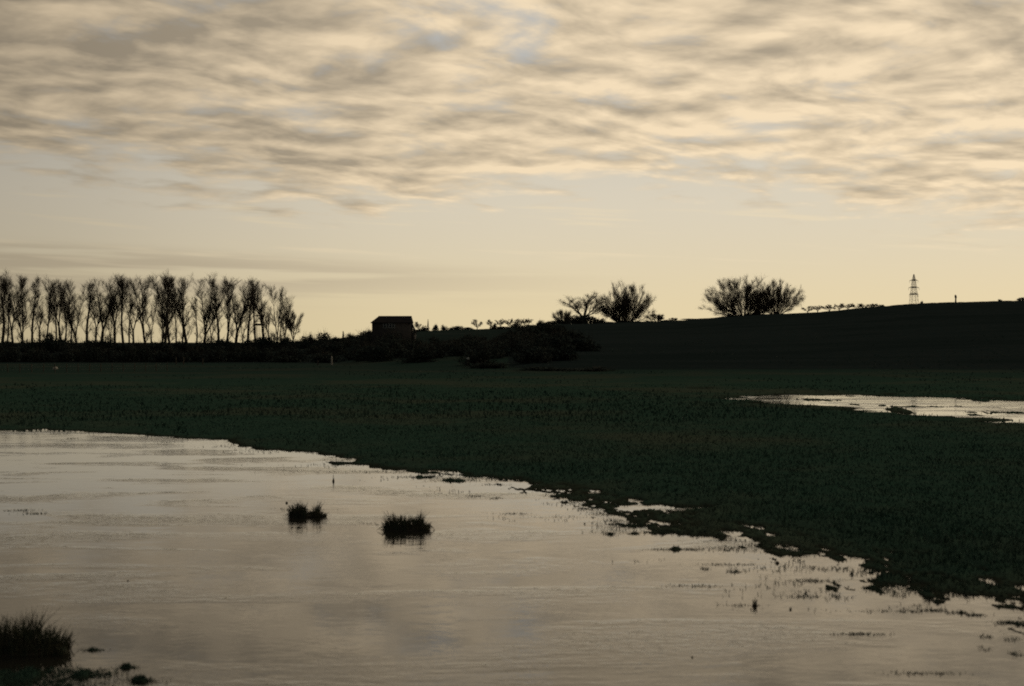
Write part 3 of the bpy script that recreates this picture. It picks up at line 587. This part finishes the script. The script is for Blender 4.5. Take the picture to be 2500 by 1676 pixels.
for n, (x, yt, wd, Yd) in enumerate(((1262, 812, 90, 330), (1300, 806, 90, 360), (1335, 800, 90, 400), (1362, 806, 80, 380), (1390, 812, 90, 350), (1280, 838, 110, 270), (1330, 832, 110, 290), (1375, 840, 110, 280), (1420, 846, 110, 260), (1310, 866, 120, 225), (1365, 870, 120, 222), (1220, 850, 100, 250), (1230, 826, 90, 300))):
    bush_at(BU[n % 5], x, yt, wd, Yd, 'dark bush of the thicket running down from the ridge trees, %s of thirteen' % ORD[n], 'thicket on the left flank of the hill', 'thicket_bush', minh=3.0)
# pointed conifers on the skyline
def spire(seed):
    R = np.random.default_rng(seed); n = 700; t = R.uniform(0, 1, n) ** .8; a = R.uniform(0, 6.28, n); rr_ = .16 * (1 - t) * R.uniform(.5, 1.1, n) + .012
    P = np.stack((np.cos(a) * rr_, np.sin(a) * rr_, .06 + t * .94), -1); s = .03 * R.uniform(.5, 1.3, n)[:, None]
    d = np.stack((np.cos(a), np.sin(a), np.full(n, -.5)), -1); b_ = np.cross(d, R.normal(0, 1, (n, 3))); b_ /= np.linalg.norm(b_, axis=1, keepdims=True)
    Vl = np.stack((P - d * s, P + b_ * s * .6, P + d * s, P - b_ * s * .6), 1).reshape(-1, 3)
    return new_mesh('spire_trunk', *tubes([(0, 0, -.08, 0, 0, .95, .03, .006)], 5), M_bark), new_mesh('spire_crown', Vl, np.arange(4 * n).reshape(-1, 4), M_hedge)
SP = spire(500)
for (x, yt, Yd, wd, lb) in ((838, 809, 408, .9, 'small pointed conifer on the skyline left of the house'), (1045, 780, 452, .55, 'thin spire-like conifer on the skyline right of the house')):
    p = at(x, yt, Yd); place_tree(SP, 'conifer_tree', p[0], Yd, 1.0, max(2.0, p[2] - gz(p[0], Yd)), lb, 'tree', None, wd)

# ------------------------------------------------------------------ house on the slope
HYd = 332.0; c0 = at(958, 845, HYd); hx = c0[0]; hz = min(gz(hx - 6, HYd - 4), gz(hx + 6, HYd - 4)) ; u = HYd / F
house = bpy.data.objects.new('house', None); COL.objects.link(house); house.location = (hx, HYd, hz)
tag(house, 'dark long house with half-hipped roof on the skyline slope', 'house')
zt = lambda y: EYE + (HY - y) * u - hz
xl, xr = (911.5 - 958) * u, (1006 - 958) * u; ze, zrg = zt(789), zt(773); dep = 3.4
link('wall', new_mesh('wall', *boxes([((xl + xr) / 2, 0, (ze - 1.0) / 2, xr - xl, dep * 2, ze + 1.0)]), M_brick), house)
rl, rr_ = (924 - 958) * u, (1003 - 958) * u; ov = .28
RV = [(xl - ov, -dep - ov, ze - .1), (xr + ov * .3, -dep - ov, ze - .1), (xr + ov * .3, dep + ov, ze - .1), (xl - ov, dep + ov, ze - .1), (rl, 0, zrg), (rr_ + .2, 0, zrg)]
RV += [(a_, b_, c_ + .16) for a_, b_, c_ in RV[:4]]
RFc = [(6, 7, 5, 4), (8, 9, 4, 5), (9, 6, 4, 4), (7, 8, 5, 5), (0, 1, 7, 6), (1, 2, 8, 7), (2, 3, 9, 8), (3, 0, 6, 9), (0, 3, 2, 1)]
me = bpy.data.meshes.new('roof'); me.from_pydata(RV, [], [tuple(dict.fromkeys(f)) for f in RFc]); me.materials.append(M_tile); roof = link('roof', me, house)
link('ridge_cap', new_mesh('ridge_cap', *tubes([(rl, 0, zrg, rr_ + .2, 0, zrg, .12, .12)], 6), M_tile), roof)
lz0, lz1, lxr = zt(812), zt(788) - .3, (1016 - 958) * u
lt = link('lean_to', new_mesh('lean_to', *boxes([((xr + lxr) / 2 - .1, .4, (lz0 - 1.0) / 2, lxr - xr - .25, dep * 1.4, lz0 + 1.0)]), M_brick), house)
me = bpy.data.meshes.new('lean_to_roof'); y0, y1 = .4 - dep * .75, .4 + dep * .75
me.from_pydata([(xr + .003, y0, lz1), (lxr, y0, lz0), (lxr, y1, lz0), (xr + .003, y1, lz1), (xr + .003, y0, lz1 - .2), (lxr, y0, lz0 - .2), (lxr, y1, lz0 - .2), (xr + .003, y1, lz1 - .2)], [],
               [(0, 1, 2, 3), (7, 6, 5, 4), (4, 5, 1, 0), (5, 6, 2, 1), (6, 7, 3, 2), (7, 4, 0, 3)]); me.materials.append(M_tile); link('lean_to_roof', me, lt)
def window(x0, x1, yt, yb, lights):
    X0, X1, Z0, Z1 = (x0 - 958) * u, (x1 - 958) * u, zt(yb), zt(yt); f_ = .11; bl = [((X0 + X1) / 2, -dep - .05, Z0, X1 - X0 + .3, .16, .12), ((X0 + X1) / 2, -dep - .03, Z1, X1 - X0, .1, f_)]
    for k_ in range(lights + 1): bl.append((X0 + (X1 - X0) * k_ / lights, -dep - .032, (Z0 + Z1) / 2, f_ * 1.6, .1, Z1 - Z0 - .12))
    wn = link('window', new_mesh('window_frame', *boxes(bl), M_white), house)
    for k_ in range(lights):
        link('pane', new_mesh('pane', *boxes([(X0 + (X1 - X0) * (k_ + .5) / lights, -dep - .012, (Z0 + Z1) / 2, (X1 - X0) / lights - .1, .02, Z1 - Z0 - .1)]), M_glass), wn)
window(939.5, 966.5, 792, 801.5, 4)
window(946, 966, 826, 833, 3)
link('door', new_mesh('door', *boxes([((985 - 958) * u, -dep - .03, 1.0, .95, .08, 2.0)]), M_wood), house)
link('chimney', new_mesh('chimney', *boxes([((940 - 958) * u, .8, zrg - .45, .8, .7, .8)]), M_brick), house)

# ------------------------------------------------------------------ pylon beyond the hill
PY = 1650.0; pu = PY / F; px0 = (2231 - CX) * pu; pz = gz(px0, PY)
pyl = bpy.data.objects.new('electricity_pylon', None); COL.objects.link(pyl); pyl.location = (px0, PY, pz); pyl.rotation_euler = (0, 0, .12)
tag(pyl, 'lattice electricity pylon with three pairs of arms behind the hill crest', 'pylon')
pzt = lambda y: EYE + (HY - y) * pu - pz
ztop = pzt(670); za = [pzt(686), pzt(703.5), pzt(720)]
def half(z): return float(np.interp(z, [0, za[2], za[0], ztop], [4.7, 3.1, 1.6, .25]))
for sx_, sy_ in ((1, 1), (1, -1), (-1, 1), (-1, -1)):
    zs = np.linspace(-.5, ztop, 12); link('leg', new_mesh('leg', *tubes([(sx_ * half(a_), sy_ * half(a_), a_, sx_ * half(b_), sy_ * half(b_), b_, .2, .2) for a_, b_ in zip(zs[:-1], zs[1:])], 4), M_steel), pyl)
seg = []; zs = [0]
while zs[-1] < ztop - 2: zs.append(min(ztop - 1, zs[-1] + max(1.6, half(zs[-1]) * 1.25)))
for a_, b_ in zip(zs[:-1], zs[1:]):
    ha, hb = half(a_), half(b_)
    for s in (1, -1):
        seg += [(-ha, s * ha, a_, hb, s * hb, b_, .09, .09), (ha, s * ha, a_, -hb, s * hb, b_, .09, .09), (s * ha, -ha, a_, s * hb, hb, b_, .09, .09), (s * ha, ha, a_, s * hb, -hb, b_, .09, .09), (-ha, s * ha, a_, ha, s * ha, a_, .09, .09)]
link('bracing', new_mesh('bracing', *tubes(seg, 3), M_steel), pyl)
for z_, L_ in zip(za, (5.2, 6.4, 5.6)):
    hb = half(z_); hc = half(z_ + 1.5); s2 = []
    for s in (1, -1):
        for t in (1, -1): s2 += [(s * hb, t * hb, z_, s * L_, 0, z_ + .2, .16, .12), (s * hc, t * hc, z_ + 1.5, s * L_, 0, z_ + .2, .14, .12), (s * hb, t * hb, z_, s * hc, -t * hc, z_ + 1.5, .14, .14), (s * (hb + 1.2), t * hb * .7, z_ + .03, s * (hb + .6), t * hb * .8, z_ + 1.2, .1, .1)]
    for t in (1, -1): s2 += [(-hb, t * hb, z_, hb, t * hb, z_, .2, .2), (-hc, t * hc, z_ + 1.5, hc, t * hc, z_ + 1.5, .2, .2), (-hb, t * hb, z_, hc, t * hc, z_ + 1.5, .16, .16), (hb, t * hb, z_, -hc, t * hc, z_ + 1.5, .16, .16)]
    arm = link('cross_arm', new_mesh('cross_arm', *tubes(s2, 4), M_steel), pyl)
    for s in (1, -1): link('insulator', new_mesh('insulator', *tubes([(s * L_, 0, z_ + .2, s * L_, 0, z_ - 2.6, .14, .14)], 6), M_steel), arm)

# ------------------------------------------------------------------ posts, sign, fence, tree stand
def post(name, x, yt, Yd, wd, label, cat, m, cap=None):
    p = at(x, yt, Yd); z0 = gz(p[0], Yd); Hh = max(.5, p[2] - z0); e = bpy.data.objects.new(name, None); COL.objects.link(e); e.location = (p[0], Yd, z0); e.rotation_euler = (0, random.uniform(-.03, .03), random.uniform(0, 1)); tag(e, label, cat)
    link('shaft', new_mesh('shaft', *tubes([(0, 0, -.3, 0, 0, Hh * .9, wd * .5, wd * .46), (0, 0, Hh * .9, 0, 0, Hh, wd * .46, wd * .1)], 6), m), e)
    if cap: link(cap[0], new_mesh(cap[0], *boxes([(0, -wd * .55, Hh * cap[1], cap[2], .05, cap[3])]), cap[4]), e)
    return e
post('gate_post', 810, 870, 240, .30, 'pale wooden gate post at the field edge below the house', 'post', M_stone)
post('gate_post', 776, 881, 236, .30, 'short reddish gate post left of the pale one', 'post', M_brick)
s_ = post('sign_post', 1142, 873, 215, .08, 'small white notice on a thin post at the foot of the slope', 'sign', M_wood, ('notice_board', .86, .42, .36, M_white))
for n, (x, yt) in enumerate(((430, 872), (448, 872), (495, 876))):
    post('field_post', x, yt, 240, .2, ['left one of two close dark posts before the poplars', 'right one of two close dark posts before the poplars', 'dark post alone right of two close ones before the poplars'][n], 'post', M_wood)
fence = bpy.data.objects.new('wire_fence', None); COL.objects.link(fence); fx0, fy0 = at(-40, 0, 176)[0], 176.0; fence.location = (fx0, fy0, gz(fx0, fy0)); tag(fence, 'faint post and wire fence across the dark meadow at the left', 'fence')
pm = new_mesh('post', *tubes([(0, 0, -.4, 0, 0, 1.05, .06, .055), (0, 0, 1.05, 0, 0, 1.09, .055, .02)], 6), M_wood); tops = []
for n in range(17):
    X_, Y_ = fx0 + n * 1.25, fy0 + n * .7; z_ = gz(X_, Y_) - fence.location.z; o = link('post', pm, fence, (X_ - fx0, Y_ - fy0, z_)); o.rotation_euler = (random.uniform(-.04, .04), random.uniform(-.06, .06), 0); tops.append((X_ - fx0, Y_ - fy0, z_))
for hh_ in (.35, .7, 1.0):
    link('wire', new_mesh('wire', *tubes([(a_[0], a_[1], a_[2] + hh_, b_[0], b_[1], b_[2] + hh_, .006, .006) for a_, b_ in zip(tops[:-1], tops[1:])], 3), M_steel), fence)
# raised wooden look-out between two poplars
LY = 486.0; lx = at(634, 0, LY)[0]; lz = gz(lx, LY); st_ = bpy.data.objects.new('lookout_stand', None); COL.objects.link(st_); st_.location = (lx, LY, lz); tag(st_, 'dark raised wooden look-out platform between two poplars near the row end', 'lookout')
lh = lambda y: EYE + (HY - y) / F * LY - lz
for sx_ in (-1, 1):
    for sy_ in (-1, 1): link('leg', new_mesh('leg', *tubes([(sx_ * 1.3, sy_ * 1.2, -.4, sx_ * 1.1, sy_ * 1.0, lh(770), .12, .1)], 5), M_wood), st_)
link('platform', new_mesh('platform', *boxes([(0, 0, lh(793), 3.0, 2.7, .7)]), M_wood), st_)
link('roof_beam', new_mesh('roof_beam', *boxes([(0, 0, lh(771), 3.0, 2.7, .3)]), M_wood), st_)
link('ladder', new_mesh('ladder', *tubes([(-.3, -1.75, -.2, -.3, -1.3, lh(793), .05, .05), (.3, -1.75, -.2, .3, -1.3, lh(793), .05, .05)] + [(-.3, -1.75 + .45 * k_ / 12, lh(793) * k_ / 12, .3, -1.75 + .45 * k_ / 12, lh(793) * k_ / 12, .03, .03) for k_ in range(1, 12)], 4), M_wood), st_)
link('handrail', new_mesh('handrail', *tubes([(-1.15, -1.05, lh(785), 1.15, -1.05, lh(785), .07, .07), (-1.15, 1.05, lh(785), 1.15, 1.05, lh(785), .07, .07)], 4), M_wood), st_)

# ------------------------------------------------------------------ rush clumps in the flood, clods and stalks
def clod(sx_, sy_, sz_, seed, m=M_mud):
    R = np.random.default_rng(seed); V, Fc = [], []; nu, nv = 12, 6
    for b_ in range(nv + 1):
        for a_ in range(nu):
            th, ph = 2 * math.pi * a_ / nu, math.pi * (b_ / nv - .5); k_ = 1 + R.normal(0, .09)
            V.append((math.cos(th) * math.cos(ph) * sx_ * k_, math.sin(th) * math.cos(ph) * sy_ * k_, math.sin(ph) * sz_ * k_))
    for b_ in range(nv):
        for a_ in range(nu): Fc.append((b_ * nu + a_, b_ * nu + (a_ + 1) % nu, (b_ + 1) * nu + (a_ + 1) % nu, (b_ + 1) * nu + a_))
    return new_mesh('clod', V, Fc, m, True)
def rush(x, yb, wpx, prof, n, seed, label, Y=None, hmul=1.0, deep=.55):
    """prof: list of (position -1..1 along the clump, height in photo px)"""
    R = np.random.default_rng(seed); d = Y or dist(yb); X_ = (x - CX) / F * d; half_w = wpx / 2 / F * d; e = bpy.data.objects.new('rush_clump', None); COL.objects.link(e); e.location = (X_, d, 0); tag(e, label, 'rushes')
    segs = []
    for k_ in range(n):
        t = R.uniform(-1, 1); q = R.uniform(-1, 1); bx_, by_ = t * half_w * .93, q * half_w * deep * math.sqrt(max(0, 1 - .6 * t * t)); hh_ = np.interp(t, [a_ for a_, _ in prof], [b_ for _, b_ in prof]) / F * d * R.uniform(.35, 1.05) * hmul
        wild = 2.2 if R.uniform() < .2 else 1.0; ln = np.array([t * .22 + R.normal(0, .15 * wild), R.normal(0, .15 * wild)]); p = np.array([bx_, by_, -.06]); r_ = R.uniform(.0035, .0065) * (1 + d / 45)
        m1 = p + np.array([ln[0] * hh_ * .4, ln[1] * hh_ * .4, hh_ * .55 + .06]); tip = m1 + np.array([ln[0] * hh_ * .75, ln[1] * hh_ * .75, hh_ * .45])
        segs += [(*p, *m1, r_, r_ * .8), (*m1, *tip, r_ * .8, r_ * .15)]
    link('stalks', new_mesh('stalks', *tubes(segs, 3), M_rush), e)
    o = link('root_mound', clod(half_w, half_w * deep, .06, seed), e)
    # withered blades drooping onto the water
    dr = []
    for k_ in range(n // 4):
        t = R.uniform(-1, 1); p = np.array([t * half_w * .9, R.uniform(-1, 1) * half_w * deep * .8, 0.0]); s = R.choice((-1, 1)); L_ = R.uniform(.04, .13); a_ = p + np.array([(t + s * .4) * L_ * .5, -L_ * .3, R.uniform(.05, .12)]); b_ = a_ + np.array([(t + s * .4) * L_ * .7, -L_ * .35, -.07]); dr += [(*p, *a_, .006, .005), (*a_, *b_, .005, .002)]
    link('drooping_blades', new_mesh('drooping_blades', *tubes(dr, 3), M_rush), e)
    return e
rush(752, 1262, 94, [(-1, 26), (-.6, 34), (-.42, 42), (-.2, 36), (-.05, 14), (.15, 16), (.35, 26), (.48, 44), (.6, 26), (.75, 10), (1, 6)], 430, 600, 'left one of two rush clumps in the middle of the flood water', deep=.4)
rush(994, 1294, 116, [(-1, 14), (-.85, 30), (-.7, 46), (-.4, 38), (0, 36), (.3, 34), (.5, 52), (.65, 40), (.78, 18), (1, 20)], 620, 601, 'right, larger one of two rush clumps in the middle of the flood water', deep=.4)
rush(52, 1592, 236, [(-1, 60), (-.6, 88), (-.3, 86), (0, 100), (.15, 108), (.3, 78), (.45, 50), (.62, 72), (.72, 66), (.82, 34), (.93, 62), (1, 20)], 1000, 602, 'tall rush clump at the bottom left corner of the flood', deep=.5)
SM = [(814, 1176, 5, 21, 'stalk', 'single upright dead stalk standing in the water near the far shore'), (1843, 1480, 12, 22, 'tuft', 'small dark tuft with upright blades in the water at lower right'), (1898, 1376, 9, 8, 'clod', 'round dark clod in the water close to the grass edge'), (1930, 1489, 5, 9, 'clod', 'tiny dark clod right of the small upright tuft'),
      (1690, 1606, 5, 5, 'clod', 'lone tiny dark clod near the bottom of the water'), (312, 1419, 4, 4, 'clod', 'lone speck-like clod in the water at the left'), (2080, 1402, 7, 16, 'stalk', 'short stalk at the grass edge on the right'), (700, 1229, 5, 6, 'clod', 'tiny clod beside the left middle rush clump')]
for n, (x, y, wd, hp, kd, lb) in enumerate(SM):
    d = dist(y); X_ = (x - CX) / F * d; e = bpy.data.objects.new({'stalk': 'dead_stalk', 'tuft': 'grass_tuft', 'clod': 'earth_clod'}[kd], None); COL.objects.link(e); e.location = (X_, d, 0); tag(e, lb, {'stalk': 'stalk', 'tuft': 'grass tuft', 'clod': 'clod'}[kd]); w_ = wd / F * d; h_ = hp / F * d; R = np.random.default_rng(700 + n)
    link('lump', clod(w_ * .6, w_ * .5, h_ * (.6 if kd == 'clod' else .25), 710 + n), e)
    if kd != 'clod':
        sg = [(0, 0, -.05, R.normal(0, .01), 0, h_, w_ * .12, w_ * .04)]
        for k_ in range(26 if kd == 'tuft' else 6): a_ = R.uniform(0, 6.28); L_ = h_ * R.uniform(.3, .8); sg.append((R.normal(0, w_ * .2), R.normal(0, w_ * .2), -.03, math.cos(a_) * w_ * .5, math.sin(a_) * w_ * .5, L_, .008, .002))
        link('blades', new_mesh('blades', *tubes(sg, 3), M_rush), e)
sx0, sy0 = gpt(135, 905); e = link('boulder', clod(.38, .3, .26, 800, M_stone), None, (sx0, sy0, gz(sx0, sy0) + .12)); tag(e, 'small pale boulder lying in the dark meadow at far left', 'boulder')
